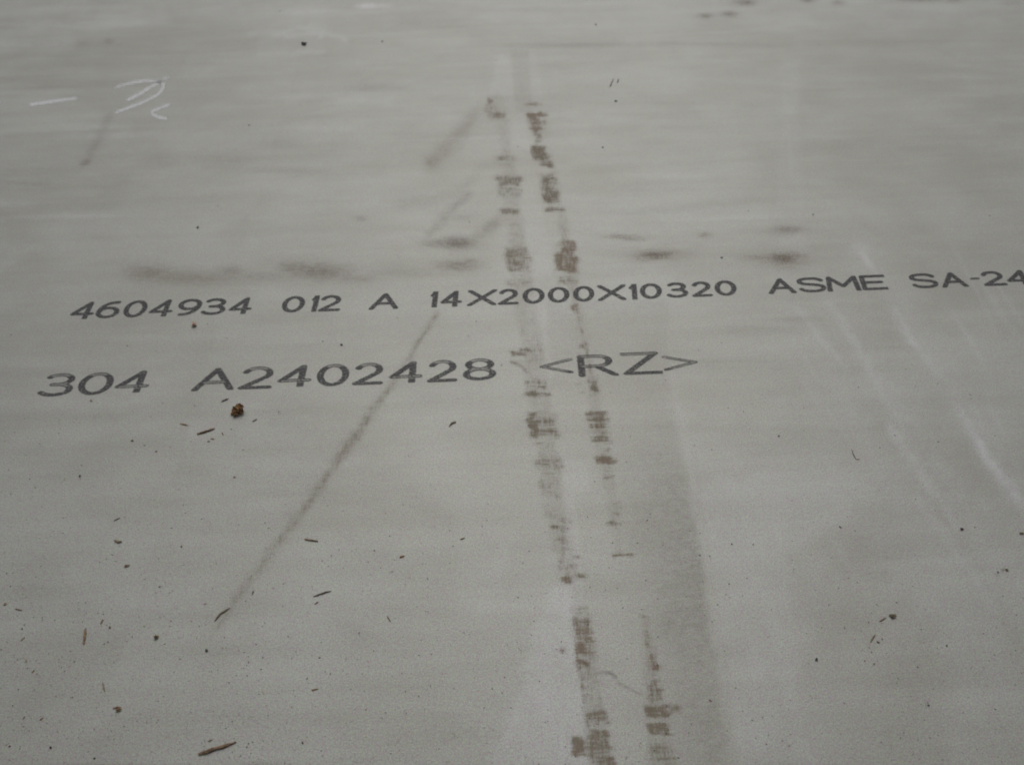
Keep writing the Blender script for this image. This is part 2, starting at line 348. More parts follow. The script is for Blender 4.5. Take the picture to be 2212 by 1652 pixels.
# greyer strip beside the tracks, darker lane to the right of them
_U, _V = np.meshgrid(GU, GV)
_e = np.interp(_V, [800, 1050, 1400, 1700], [1447, 1500, 1552, 1592]) + (vnoise(_U + 300, _V + 300, 60, 45, 77) - .5) * 14
_lane = ss((_e - _U) / 20) * ss((_U - _e + 230) / 190) * ss((_V - 760) / 420) * (.75 + .5 * vnoise(_U + 300, _V + 300, 70, 110, 78))
smudge[:] = np.maximum(smudge, .18 * _lane)
for a_ in [(330, 590, 70, 20, .34), (400, 600, 110, 12, .24), (690, 588, 90, 16, .36), (760, 600, 60, 9, .26), (990, 526, 50, 14, .42), (985, 574, 60, 13, .36), (1415, 551, 56, 14, .52), (1440, 548, 26, 9, .5), (1693, 558, 60, 20, .54), (1640, 556, 50, 9, .36), (1703, 496, 38, 11, .42), (1350, 512, 60, 6, .45), (1522, 508, 14, 6, .4)]:
    ell(soil, *a_)
_right = ss((_U - _e) / 24) * ss((_e + 330 - _U) / 300) * ss((_V - 900) / 200) * (.6 + .7 * vnoise(_U + 300, _V + 300, 80, 60, 79))
pale[:] = np.maximum(pale, .22 * _right)
poly(smudge, [(1105, 110), (1142, 110), (1150, 240), (1112, 240)], .08, 8)
poly(smudge, [(1186, 640), (1440, 650), (1450, 850), (1190, 850)], .06, 16)
poly(smudge, [(1940, 1240), (2010, 1260), (2050, 1660), (1900, 1660)], .07, 40)
poly(smudge, [(1700, 1200), (1930, 1060), (1990, 1340), (1760, 1440)], .06, 60)
poly(soil, [(1062, 200), (1090, 200), (1215, 1010), (1250, 1250), (1215, 1260), (1145, 900)], .24, 16)
poly(soil, [(1140, 240), (1175, 240), (1320, 960), (1345, 1200), (1318, 1200), (1272, 900)], .24, 16)
poly(soil, [(1240, 1320), (1275, 1320), (1330, 1740), (1280, 1740)], .3, 16)
poly(soil, [(1386, 1330), (1404, 1330), (1470, 1740), (1404, 1740)], .3, 14)
# paler rubbed strips
for (pts, k, s_) in [([(1072, 120), (1098, 120), (1106, 205), (1058, 205)], .16, 12), ([(1140, 110), (1158, 110), (1176, 215), (1146, 215)], .12, 12), ([(1095, 262), (1132, 262), (1150, 330), (1070, 330)], .12, 12),
                     ([(1122, 440), (1166, 440), (1196, 600), (1140, 600)], .13, 14), ([(1135, 640), (1186, 640), (1180, 742), (1140, 742)], .16, 7), ([(1215, 990), (1268, 990), (1278, 1060), (1222, 1060)], .15, 12),
                     ([(1196, 1262), (1238, 1262), (1285, 1760), (1020, 1760)], .34, 34), ([(1168, 1390), (1230, 1390), (1250, 1560), (1120, 1560)], .10, 20), ([(1215, 1060), (1245, 1060), (1265, 1330), (1210, 1330)], .14, 12),
                     ([(1690, 130), (1722, 130), (1745, 560), (1680, 560)], .10, 16), ([(1508, 1020), (1980, 1020), (1700, 1200), (1525, 1200)], .20, 50), ([(1540, 1150), (1680, 1150), (1780, 1700), (1610, 1700)], .18, 50), ([(1780, 1020), (1960, 1010), (2240, 1500), (2100, 1560)], .12, 70),
                     ([(40, 40), (360, 20), (380, 52), (60, 66)], .22, 20), ([(-200, -40), (2400, -40), (2400, 40), (-200, 46)], .12, 40), ([(1660, 20), (2160, 8), (2160, 60), (1680, 66)], .14, 24),
                     ([(560, 84), (690, 70), (700, 112), (550, 126)], .12, 16), ([(-20, 60), (150, 60), (160, 110), (-20, 112)], .12, 20), ([(690, 180), (860, 190), (850, 220), (700, 220)], .12, 20)]:
    poly(pale, pts, k, s_)
line(pale, [(770, 14), (805, 13), (850, 12)], 6, [.4, .95, .3])
line(pale, [(560, 66), (600, 76), (640, 62)], 7, [.2, .4, .2])
line(pale, [(230, 52), (360, 50)], 6, .25)
line(pale, [(1848, 532), (1870, 560), (1896, 594)], [10, 10, 6], [.3, .45, .15])
line(pale, [(1900, 604), (1962, 722), (2050, 842)], [10, 12, 9], [.10, .42, .12])
line(pale, [(2060, 860), (2096, 926), (2150, 1012), (2215, 1096), (2290, 1190)], [10, 13, 17, 13, 12], [.18, .50, .56, .40, .25])
line(pale, [(1725, 672), (1790, 752), (1835, 800)], [11, 11, 9], [.16, .34, .12])
line(pale, [(1790, 655), (1845, 735), (1905, 850), (1990, 990)], [12, 14, 13, 12], [.16, .32, .22, .14])
line(pale, [(1925, 925), (1990, 1020), (2080, 1150)], [14, 16, 12], [.34, .32, .2])
line(pale, [(1985, 1080), (2100, 1240), (2150, 1320)], [14, 14, 14], [.24, .24, .12])
line(pale, [(1690, 150), (1705, 300), (1712, 480)], 9, [.12, .16, .12])
line(pale, [(1452, 820), (1500, 1050), (1545, 1300), (1575, 1500)], [12, 14, 16, 14], [.10, .14, .09, .10])
line(pale, [(1510, 1022), (1780, 1016), (1990, 1010)], 10, .12)
line(pale, [(1760, 600), (1900, 820), (2060, 1060), (2230, 1330)], [22, 34, 44, 50], [.04, .15, .17, .10])
line(pale, [(1860, 520), (1990, 730), (2120, 920), (2260, 1120)], [20, 26, 30, 34], [.12, .14, .18, .14])
line(pale, [(1700, 640), (1800, 820), (1900, 1010), (2020, 1230)], [20, 30, 40, 40], [.04, .12, .13, .06])
line(pale, [(1090, 1180), (1060, 1300)], 14, .08)
r5 = random.Random(5)
for q in range(26):                                        # fine parallel scuffs on the right
    u0, v0 = r5.uniform(1640, 2230), r5.uniform(480, 1300); L = r5.uniform(40, 210); dr = r5.uniform(.50, .66)
    k0 = r5.uniform(.08, .22)
    line(pale, [(u0, v0), (u0 + L * dr * .5 + r5.uniform(-3, 3), v0 + L * .5), (u0 + L * dr, v0 + L)], r5.uniform(4.5, 11), [k0 * .3, k0, k0 * .2])
for q in range(60):                                        # mottling of the far side
    u0, v0 = r5.uniform(-100, 2300), r5.uniform(-30, 480); w0 = r5.uniform(30, 170)
    if r5.random() < .6: ell(smudge, u0, v0, w0, r5.uniform(4, 13), r5.uniform(.04, .12) * (2.0 if u0 < 900 else 1.0), r5.uniform(-.05, .05))
    else: ell(pale, u0, v0, w0, r5.uniform(3.6, 11), r5.uniform(.06, .20) * (2.0 if u0 < 900 else 1.0), r5.uniform(-.06, .06))
for q in range(40):                                        # faint cloudy stains on the near side
    u0, v0 = r5.uniform(-100, 2300), r5.uniform(480, 1650); w0 = r5.uniform(30, 130)
    ell(smudge if r5.random() < .5 else pale, u0, v0, w0, w0 * r5.uniform(.2, .6), r5.uniform(.03, .085), r5.uniform(-.6, .6))
for pts, k0 in [([(540, 74), (590, 66), (622, 78), (700, 70), (745, 86)], .3), ([(640, 60), (700, 66), (690, 84)], .25), ([(60, 50), (200, 62), (330, 48)], .2), ([(-20, 96), (90, 100), (160, 92)], .25), ([(560, 118), (640, 110), (700, 112)], .22)]:
    line(pale, pts, 6, k0)
for a in [(300, 1310, 90, 16, .16), (110, 20, 140, 16, .14), (1860, 540, 26, 24, .28), (1200, 690, 30, 50, .12), (760, 215, 60, 9, .2)]:
    ell(pale, *a)

for _ in range(1):                                        # dirt has no hard outline
    soil[1:-1, 1:-1] = (soil[1:-1, 1:-1] * 2 + soil[:-2, 1:-1] + soil[2:, 1:-1] + 1.5 * soil[1:-1, :-2] + 1.5 * soil[1:-1, 2:]) / 7
U, V = np.meshgrid(GU, GV)
X, Y = PL(U, V)
cloud = (vnoise(X * 1000 + 9000, Y * 1000 + 9000, 110, 80, 5) - .5) * .26 + (vnoise(X * 1000 + 9000, Y * 1000 + 9000, 46, 34, 6) - .5) * .18 + (vnoise(X * 1000 + 9000, Y * 1000 + 9000, 17, 12, 8) - .5) * .10
edge = np.minimum(np.minimum(ss((U - GU[0]) / 200), ss((GU[-1] - U) / 200)), np.minimum(ss((V - GV[0]) / 40), ss((GV[-1] - V) / 150)))
cloud *= edge
PX0, PX1, PY0, PY1 = -3.0, 7.32, -0.26, 1.74
verts = np.zeros((NV * NU, 3)); verts[:, 0] = X.ravel(); verts[:, 1] = Y.ravel()
idx = np.arange(NV * NU).reshape(NV, NU)
quads = np.stack([idx[1:, :-1], idx[1:, 1:], idx[:-1, 1:], idx[:-1, :-1]], -1).reshape(-1, 4)
base = NV * NU
bev = 0.001
xtra = [(PX0, PY0, 0), (PX1, PY0, 0), (PX1, PY1, 0), (PX0, PY1, 0),
        (PX0 - bev, PY0 - bev, -bev), (PX1 + bev, PY0 - bev, -bev), (PX1 + bev, PY1 + bev, -bev), (PX0 - bev, PY1 + bev, -bev),
        (PX0 - bev, PY0 - bev, -PT), (PX1 + bev, PY0 - bev, -PT), (PX1 + bev, PY1 + bev, -PT), (PX0 - bev, PY1 + bev, -PT)]
a, b, c, d = int(idx[-1, 0]), int(idx[-1, -1]), int(idx[0, -1]), int(idx[0, 0])     # near-left, near-right, far-right, far-left of the surveyed face
e = base
polys = [tuple(int(i) for i in q) for q in quads]
polys += [(e, e + 1, b, a), (e + 1, e + 2, c, b), (e + 2, e + 3, d, c), (e + 3, e, a, d)]
for i in range(4):
    j = (i + 1) % 4
    polys += [(e + i, e + 4 + i, e + 4 + j, e + j), (e + 4 + i, e + 8 + i, e + 8 + j, e + 4 + j)]
polys.append((e + 11, e + 10, e + 9, e + 8))
plate = mesh_obj('steel_plate', np.vstack([verts, np.array(xtra)]).tolist(), polys, M_STEEL)
for nm, arr in (('soil', soil), ('smudge', smudge), ('gritty', gritty), ('pale', pale), ('cloud', cloud)):
    at = plate.data.attributes.new(nm, 'FLOAT', 'POINT')
    at.data.foreach_set('value', np.concatenate([arr.ravel(), np.zeros(12)]).astype(np.float32))
tag(plate, 'matt grey stainless steel plate with two lines of black printing and brown tread prints', 'steel plate')

# ------------------------------------------------------------------ printed characters, one mesh each
def arc(cx, cy, rx, ry, a0, a1, n=28):
    return [(cx + rx * math.cos(math.radians(a0 + (a1 - a0) * i / n)), cy + ry * math.sin(math.radians(a0 + (a1 - a0) * i / n))) for i in range(n + 1)]
def bez(p0, p1, p2, p3, n=20):
    return [tuple((1 - t) ** 3 * p0[k] + 3 * (1 - t) ** 2 * t * p1[k] + 3 * (1 - t) * t * t * p2[k] + t ** 3 * p3[k] for k in (0, 1)) for t in [i / n for i in range(n + 1)]]
SIX = [arc(.5, .31, .5, .31, 0, 360, 40), bez((0, .34), (.0, .72), (.35, 1.0), (.86, .985))]
GLYPH = {
    '0': [arc(.5, .5, .5, .5, 0, 360, 48)],
    '1': [[(.8, 0), (.8, 1)], [(.8, .98), (.0, .80)]],
    '2': [arc(.48, .71, .45, .29, 160, -38) + [(0, 0), (1, 0)]],
    '3': [arc(.47, .76, .43, .24, 145, -90), arc(.47, .26, .51, .26, 90, -152), [(.32, .52), (.5, .52)]],
    '4': [[(.74, 0), (.74, 1), (0, .26), (1, .26)]],
    '6': SIX,
    '9': [[(1 - x, 1 - y) for x, y in s] for s in SIX],
    '8': [arc(.5, .76, .42, .24, 0, 360, 40), arc(.5, .26, .5, .26, 0, 360, 40)],
    'A': [[(0, 0), (.5, 1), (1, 0)], [(.2, .34), (.8, .34)]],
    'X': [[(0, 0), (1, 1)], [(0, 1), (1, 0)]],
    'S': [bez((.93, .83), (.8, 1.02), (.5, 1.0), (.42, 1.0)) + bez((.42, 1.0), (-.14, .99), (-.2, .62), (.34, .555)) + bez((.34, .555), (.75, .48), (1, .45), (.985, .25)) + bez((.985, .25), (.97, .0), (.6, 0), (.5, 0)) + bez((.5, 0), (.25, 0), (.08, .06), (0, .18))],
    'M': [[(0, 0), (.06, 1), (.5, .3), (.94, 1), (1, 0)]],
    'E': [[(1, 0), (0.02, 0), (0.02, 1), (.93, 1)], [(.02, .52), (.88, .52)]],
    'R': [[(0.02, 0), (0.02, 1), (.5, 1)] + arc(.5, .735, .36, .265, 90, -90)[1:] + [(0.02, .47)], [(.46, .47), (1, 0)]],
    'Z': [[(.02, 1), (.96, 1), (.0, 0), (1, 0)]],
    '<': [[(1, 1), (0, .5), (1, 0)]],
    '>': [[(0, 1), (1, .5), (0, 0)]],
    '-': [[(0, .5), (1, .5)]],
}
PXV = 2212 / 2592
def glyph(ch, L, Rr, top, bot, lean, t, ky, fade, slits):
    W = (Rr - L) - (0.0 if ch in 'AXM<>4' else 0.14) * abs(lean) * (bot - top); H = (bot - top); HM = H * ky
    if ch == '1': W = max(W, t * 1.15)
    cxm = (L + Rr) / 2; cym = bot if ch == 'A' else bot - .3 * H if ch == '4' else (top + bot) / 2
    if ch in 'S39': W *= 1.07
    segs = []
    for s in GLYPH[ch]:
        q = [(t / 2 + x * (W - t), t / 2 + y * (HM - t)) for x, y in s]
        for end in (0, -1):
            yy = s[end][1]
            if len(q) > 1 and (yy < 0.02 or yy > 0.98 or ch in '-<>') and len(s) < 12:
                p = q[end]; r = q[1] if end == 0 else q[-2]
                dl = math.hypot(p[0] - r[0], p[1] - r[1]) + 1e-9
                q[end] = (p[0] + (p[0] - r[0]) / dl * t * .6, p[1] + (p[1] - r[1]) / dl * t * .6)
        segs += list(zip(q[:-1], q[1:]))
    nx = max(16, int(W / 1.15)); ny = max(20, int(H / 0.85))
    gx = np.linspace(-1.5, W + 1.5, nx + 1); gy = np.linspace(-1.5 * ky, HM + 1.5 * ky, ny + 1)
    GX, GY = np.meshgrid(gx, gy)
    jit = (np.random.default_rng(int(L * 7 + top)).random(ny + 1) - .5) * (1.5 if slits else 1.1)
    GXj = GX + jit[:, None]
    best = np.full(GX.shape, 1e9); horiz = np.zeros(GX.shape)
    for (p, q) in segs:
        dx, dy = q[0] - p[0], q[1] - p[1]; L2 = dx * dx + dy * dy + 1e-12
        tt = np.clip(((GXj - p[0]) * dx + (GY - p[1]) * dy) / L2, 0, 1)
        dd = np.hypot(GXj - p[0] - tt * dx, GY - p[1] - tt * dy)
        m = dd < best; best = np.where(m, dd, best); hz = 1.0 if abs(dx) > 1.1 * abs(dy) else 0.0
        horiz = np.where(m, hz, horiz)
    sd = t / 2 - best
    sd = np.minimum(sd, np.minimum(GY + .1, HM - GY + .1))                 # flat feet and heads
    sd = np.minimum(sd, np.minimum(GXj + .6, W - GXj + .6))
    ink = np.full(GX.shape, fade)
    rown = np.random.default_rng(int(L * 3)).random(ny + 1)
    ink *= (0.86 + 0.22 * rown)[:, None]
    ink *= np.clip(0.55 + sd / (t * .28), 0.55, 1)                           # thinner ink at the edge
    if slits:
        core = (best < t * 0.24) & (horiz > .5) & (GY > HM * 0.14)
        ink = np.where(core, ink * 0.42, ink)
        ink *= np.where((GY > HM * .84) & (rown[:, None] > .45), 0.72, 1.0)
    vid = {}; vs_, va, fs = [], [], []
    def emit(x, y, k):
        key = (round(x, 3), round(y, 3))
        if key not in vid:
            vid[key] = len(vs_); vs_.append((x, y)); va.append(k)
        return vid[key]
    for j in range(ny):
        for i in range(nx):
            cs = [(j, i), (j, i + 1), (j + 1, i + 1), (j + 1, i)]
            vals = [sd[c] for c in cs]
            if max(vals) <= 0: continue
            pts = []
            for n_ in range(4):
                c0, c1 = cs[n_], cs[(n_ + 1) % 4]; v0, v1 = vals[n_], vals[(n_ + 1) % 4]
                if v0 > 0: pts.append(emit(GX[c0], GY[c0], ink[c0]))
                if (v0 > 0) != (v1 > 0):
                    f = v0 / (v0 - v1)
                    pts.append(emit(GX[c0] + f * (GX[c1] - GX[c0]), GY[c0] + f * (GY[c1] - GY[c0]), min(ink[c0], ink[c1])))
            pts = [p for k_, p in enumerate(pts) if p != pts[k_ - 1]]
            if len(pts) >= 3: fs.append(pts)
    v = np.array(vs_); yy = bot - v[:, 1] / ky                               # photograph rows
    xx = cxm - W / 2 + v[:, 0] + lean * (yy - cym)
    slope = -0.0370
    yy = yy + slope * (xx - cxm)
    wx, wy = PL(xx * PXV, yy * PXV)
    ox, oy = float(wx.min()), float(wy.min())
    o = mesh_obj('printed_character', [(float(p - ox), float(q - oy), 0) for p, q in zip(wx, wy)], fs, M_INK, (ox, oy, 0.00018), plate)
    at = o.data.attributes.new('ink', 'FLOAT', 'POINT'); at.data.foreach_set('value', np.array(va, np.float32))
    return o

row1 = [('4', 177, 238), ('6', 244, 307), ('0', 312, 374), ('4', 376, 437), ('9', 450, 509), ('3', 512, 574), ('4', 578, 637), ('0', 713, 773), ('1', 786, 808), ('2', 807, 866), ('A', 933, 1007),
        ('1', 1088, 1110), ('4', 1114, 1170), ('X', 1184, 1257), ('2', 1260, 1314), ('0', 1322, 1379), ('0', 1386, 1442), ('0', 1450, 1505), ('X', 1513, 1584), ('1', 1591, 1615), ('0', 1619, 1676), ('3', 1686, 1741), ('2', 1749, 1803), ('0', 1808, 1865),
        ('A', 1947, 2017), ('S', 2021, 2089), ('M', 2090, 2176), ('E', 2176, 2244), ('S', 2306, 2372), ('A', 2387, 2453), ('-', 2456, 2479), ('2', 2482, 2545), ('4', 2549, 2612)]
bx, by = [200, 275, 836, 1350, 1836, 2210, 2512, 2620], [808, 805.5, 788, 769, 749, 734.5, 724, 720]
hx, hy = [200, 836, 1350, 2600], [43.5, 41, 40, 38]
for ch, L, Rr in row1:
    m = (L + Rr) / 2; bot = float(np.interp(m, bx, by)); h = float(np.interp(m, hx, hy)); lean = (m - 1390) * 0.00042
    if ch == '-': glyph(ch, L, Rr, bot - h * .62, bot - h * .44, 0, 9, 1.6, .85, False)
    else: glyph(ch, L, Rr, bot - h, bot, lean, 14.0, 2.05, 1.0, False)
row2 = [('3', 102, 191, 945, 1003), ('0', 197, 289, 942.5, 999.5), ('4', 290, 378, 938.5, 994), ('A', 483, 590, 931.5, 988.5), ('2', 606, 696, 927.5, 984.5), ('4', 702, 789, 924, 979), ('0', 801, 885, 921, 977.5), ('2', 893, 974, 918, 974), ('4', 984, 1070, 914.5, 969), ('2', 1081, 1160, 911, 967), ('8', 1171, 1257, 907, 963),
        ('<', 1365, 1450, 908, 946), ('R', 1460, 1564, 897, 953), ('Z', 1573, 1674, 891, 948), ('>', 1678, 1766, 899, 937)]
for ch, L, Rr, top, bot in row2:
    m = (L + Rr) / 2
    glyph(ch, L, Rr, top, bot, (m - 1255) * 0.00043, 14.5 if ch in '<>' else 18.6, 2.25, .92, True)

# ------------------------------------------------------------------ chalk strokes
def chalk(pts, w, ks, name='chalk_stroke'):
    # resample a smooth path through the points
    P = [np.array(p, float) for p in pts]; P = [2 * P[0] - P[1]] + P + [2 * P[-1] - P[-2]]
    path, kk = [], []
    for i in range(1, len(P) - 2):
        n = max(4, int(np.linalg.norm(P[i + 1] - P[i]) / 2.5))
        for s in range(n + (i == len(P) - 3)):
            t = s / n
            path.append(.5 * (2 * P[i] + (P[i + 1] - P[i - 1]) * t + (2 * P[i - 1] - 5 * P[i] + 4 * P[i + 1] - P[i + 2]) * t * t + (3 * P[i] - P[i - 1] - 3 * P[i + 1] + P[i + 2]) * t ** 3))
            kk.append(ks[i - 1] + (ks[i] - ks[i - 1]) * t)
    path = np.array(path); d = np.gradient(path, axis=0); d /= np.linalg.norm(d, axis=1)[:, None]; nrm = np.stack([-d[:, 1], d[:, 0]], 1)
    vs_, ka, fs = [], [], []; C = 7
    for i, (p, n, k) in enumerate(zip(path, nrm, kk)):
        ww = w * (0.8 + 0.4 * rng.random()); endf = min(1, i / 3, (len(path) - 1 - i) / 3)
        for c_ in range(C):
            s = c_ / (C - 1) * 2 - 1
            q = p + n * s * ww; vs_.append(PL(q[0], q[1])); ka.append(max(0, k * (1 - s * s) * (0.25 + .75 * endf)))
        if i:
            for c_ in range(C - 1):
                a_ = (i - 1) * C + c_; fs.append((a_, a_ + 1, a_ + C + 1, a_ + C))
    ox, oy = min(v[0] for v in vs_), min(v[1] for v in vs_)
    o = mesh_obj(name, [(float(v[0] - ox), float(v[1] - oy), 0) for v in vs_], fs, M_CHALK, (float(ox), float(oy), 0.00014), plate)
    at = o.data.attributes.new('ink', 'FLOAT', 'POINT'); at.data.foreach_set('value', np.array(ka, np.float32))
Z = .3472
def z1(*p): return [(x * Z, y * Z) for x, y in p]
chalk(z1((175, 656), (330, 632), (490, 611)), 5.8, [1.3, 1.25, 1.0])
chalk(z1((705, 552), (800, 522), (905, 505), (985, 508), (1018, 530), (985, 585), (900, 632), (800, 672), (708, 706)), 5.6, [.8, 1.1, 1.1, 1.0, 1.3, 1.25, 1.2, 1.3, 1.15])
chalk(z1((1072, 470), (960, 530), (870, 585), (778, 632)), 5.8, [.6, 1.2, 1.3, 1.1])
chalk(z1((1068, 647), (985, 678), (945, 700), (985, 730), (1050, 742)), 5.2, [1.1, 1.3, 1.3, 1.3, 1.35])
chalk(z1((-40, 640), (-10, 636), (14, 632)), 5.4, [1, 1, 1])

# ------------------------------------------------------------------ loose debris lying on the plate
def to_world(u, v): x, y = PL(u, v); return Vector((float(x), float(y), 0))
def splinter(name, pts, w, mat, label, cat, group=None, taper=(0.25, 0.2), flat=0.55, seed=None):
    r = random.Random(seed if seed is not None else int(pts[0][0] * 13 + pts[0][1]))
    W = [to_world(*p) for p in pts]; mu = mpu(*pts[0]); rad = w * mu * 0.43
    o0 = W[0].copy(); path = []
    n = max(5, min(10, int((W[-1] - W[0]).length / (rad * 2.2)) + 4))
    segl = [(W[i + 1] - W[i]).length for i in range(len(W) - 1)]; tot = sum(segl)
    for i in range(n):
        s = i / (n - 1) * tot; k = 0
        while k < len(segl) - 1 and s > segl[k]: s -= segl[k]; k += 1
        path.append(W[k].lerp(W[k + 1], min(1, s / segl[k])) - o0)
    vs_, fs = [], []; K = 6
    for i, p in enumerate(path):
        a_ = path[min(i + 1, n - 1)] - path[max(i - 1, 0)]; a_.normalize(); side = Vector((-a_.y, a_.x, 0))
        t = i / (n - 1); f = 1.0
        if t < .2: f = taper[0] + (1 - taper[0]) * t / .2
        if t > .75: f = taper[1] + (1 - taper[1]) * (1 - t) / .25
        f *= r.uniform(.75, 1.15); off = side * rad * r.uniform(-.22, .22)
        lift = rad * flat * (1.0 + 0.5 * math.sin(t * math.pi))
        for k in range(K):
            an = 2 * math.pi * k / K + .3
            q = p + off + side * math.cos(an) * rad * f * r.uniform(.8, 1.15) + Vector((0, 0, max(0, lift + math.sin(an) * rad * flat * f * r.uniform(.8, 1.15))))
            if an > math.pi: q.z = min(q.z, rad * .25)
            vs_.append(tuple(q))
        if i:
            for k in range(K):
                b0 = (i - 1) * K
                fs.append((b0 + k, b0 + (k + 1) % K, b0 + K + (k + 1) % K, b0 + K + k))
    fs.append(tuple(range(K))[::-1]); fs.append(tuple(range((n - 1) * K, n * K)))
    zmin = min(v[2] for v in vs_); vs_ = [(x, y, z - zmin) for x, y, z in vs_]
    o = mesh_obj(name, vs_, fs, MATS[mat], (o0.x, o0.y, 0.0002))
    return tag(o, label, cat, group)
def chip(name, u, v, w, h, mat, label, cat, group=None, rot=0.0, lumps=1, tall=0.55, rough=.5):
    """irregular crumb: fused angular lumps, w and h in photograph units"""
    r = random.Random(int(u * 31 + v * 7)); c = to_world(u, v); mu = mpu(u, v)
    rx, ry = w * mu * .45, h * mu * .45
    bm = bmesh.new()
    sub = 2 if w > 8 else 1
    bmesh.ops.create_icosphere(bm, subdivisions=sub, radius=1)
    sd = Vector((r.uniform(0, 50), r.uniform(0, 50), r.uniform(0, 50)))
    ca, sa = math.cos(rot), math.sin(rot)
    for vtx in bm.verts:
        p = vtx.co.copy()
        k = 1 + rough * 2 * mnoise.noise(p * 1.3 + sd) + rough * mnoise.noise(p * 3.1 + sd)
        p *= k
        x, y = p.x * rx, p.y * ry
        vtx.co = Vector((x * ca - y * sa, x * sa + y * ca, p.z * min(rx, ry) * tall))
    zmin = min(q.co.z for q in bm.verts); cut = zmin * 0.6
    for q in bm.verts: q.co.z = max(q.co.z, cut) - cut
    me = bpy.data.meshes.new(name); bm.to_mesh(me); bm.free(); me.materials.append(MATS[mat])
    o = bpy.data.objects.new(name, me); COL.objects.link(o); o.location = (c.x, c.y, 0.0002)
    return tag(o, label, cat, group)

# the brown bark crumb: a lump with curled flakes
def bark_crumb():
    c = to_world(514, 890); mu = mpu(514, 890); bm = bmesh.new()
    def lump(x, y, z, rx, ry, rz, seed, rough=.34):
        ret = bmesh.ops.create_icosphere(bm, subdivisions=3, radius=1)
        for q in ret['verts']:
            p = q.co.copy(); s = Vector((seed, seed * 2.3, 1.7))
            p *= 1 + rough * 1.8 * mnoise.noise(p * 1.5 + s) + rough * 1.1 * mnoise.noise(p * 4 + s)
            q.co = Vector((x + p.x * rx, y + p.y * ry, z + p.z * rz)) * mu
    lump(0, 2, 8, 10, 9, 8, 3.1); lump(6, 6, 11, 7, 5, 6, 9.4); lump(-6, 0, 5, 6, 6, 6, 5.7); lump(-3, -7, 4, 5, 7, 4, 14.2); lump(9, -1, 6, 4, 6, 7, 21.3); lump(-10, -6, 2.5, 4, 2.5, 2.5, 33.3)
    zmin = min(q.co.z for q in bm.verts)
    for q in bm.verts: q.co.z = max(q.co.z, 0)
    me = bpy.data.meshes.new('bark_crumb'); bm.to_mesh(me); bm.free(); me.materials.append(MATS['bark'])
    o = bpy.data.objects.new('bark_crumb', me); COL.objects.link(o); o.location = (c.x, c.y, 0.0002)
    tag(o, 'orange-brown lumpy bark crumb below the printed A, the largest crumb on the plate', 'crumb')
bark_crumb()

SP, CH = splinter, chip
G1 = 'wood splinters strewn on the plate'; G2 = 'wood chips strewn on the plate'; G3 = 'plant bits strewn on the plate'
SP('wood_splinter', [(429, 1629), (470, 1616), (511, 1603)], 9, 'brown', 'largest brown wood splinter, thick and tapering, at the bottom edge', 'splinter', G1, (.7, .15))
SP('wood_splinter', [(426, 938), (446, 932), (464, 926)], 5.5, 'brown', 'brown wood splinter just below and left of the bark crumb', 'splinter', G1, (.8, .5))
SP('wood_splinter', [(181, 1391), (184, 1374), (185, 1357)], 6.5, 'tan', 'upright tan-brown wood splinter at the lower left', 'splinter', G1, (.6, .5))
SP('wood_splinter', [(658, 1165), (687, 1169)], 4, 'brown', 'straight thin brown splinter lying level right of the diagonal stain', 'splinter', G1, (.7, .7))
SP('wood_splinter', [(677, 1288), (698, 1281), (716, 1276)], 4.2, 'dark', 'dark split splinter tilted up to the right, right of the stain foot', 'splinter', G1, (.3, .2))
SP('wood_splinter', [(680, 1305), (688, 1299)], 2.6, 'dark', 'short dark sliver just below the dark split splinter', 'splinter', G1)
SP('wood_splinter', [(464, 1341), (476, 1326), (497, 1313)], 5, 'olive', 'curved dark splinter at the lower foot of the diagonal stain', 'splinter', G1, (.4, .25))
SP('wood_splinter', [(222, 1472), (224, 1483), (227, 1494)], 3.4, 'olive', 'thin upright olive splinter above the pair of tan chips', 'splinter', G1)
SP('wood_splinter', [(218, 1348), (223, 1337)], 4, 'tan', 'small steep tan splinter right of the upright tan-brown one', 'splinter', G1)
SP('wood_splinter', [(389, 915), (407, 919)], 3.2, 'tan', 'thin tan splinter lying level, left of the bark crumb', 'splinter', G1)
SP('wood_splinter', [(478, 868), (494, 861)], 4.2, 'dark', 'short dark brown splinter between the printed A and the bark crumb', 'splinter', G1)
SP('wood_splinter', [(545, 911), (556, 905)], 3.2, 'olive', 'short olive splinter just right of and below the bark crumb', 'splinter', G1)
SP('wood_splinter', [(479, 934), (483, 940)], 3, 'dark', 'tiny dark sliver right of the brown splinter under the bark crumb', 'splinter', G1)
SP('wood_splinter', [(455, 947), (464, 949)], 2.6, 'tan', 'tiny tan sliver under the right end of the brown splinter', 'splinter', G1)
SP('wood_splinter', [(448, 954), (454, 953)], 2.6, 'brown', 'tiny brown sliver, lowest under the brown splinter by the crumb', 'splinter', G1)
SP('wood_splinter', [(545, 1284), (548, 1275)], 3.2, 'dark', 'tiny dark upright sliver just right of the diagonal stain foot', 'splinter', G1)
SP('wood_splinter', [(246, 1125), (260, 1118)], 3, 'dark', 'thin dark sliver above the olive plant crumb at left', 'splinter', G1)
SP('wood_splinter', [(673, 1490), (688, 1487)], 4, 'tan', 'small tan splinter low in the picture, well right of the largest splinter', 'splinter', G1)
SP('wood_splinter', [(568, 1489), (570, 1499)], 2.6, 'pale', 'faint pale upright sliver left of the small low tan splinter', 'splinter', G1)
SP('wood_splinter', [(450, 1601), (459, 1597)], 3, 'olive', 'short olive sliver just above the largest splinter', 'splinter', G1)
SP('wood_splinter', [(86, 1555), (94, 1549)], 3.4, 'brown', 'short brown sliver near the bottom left corner, left of the tan chips', 'splinter', G1)
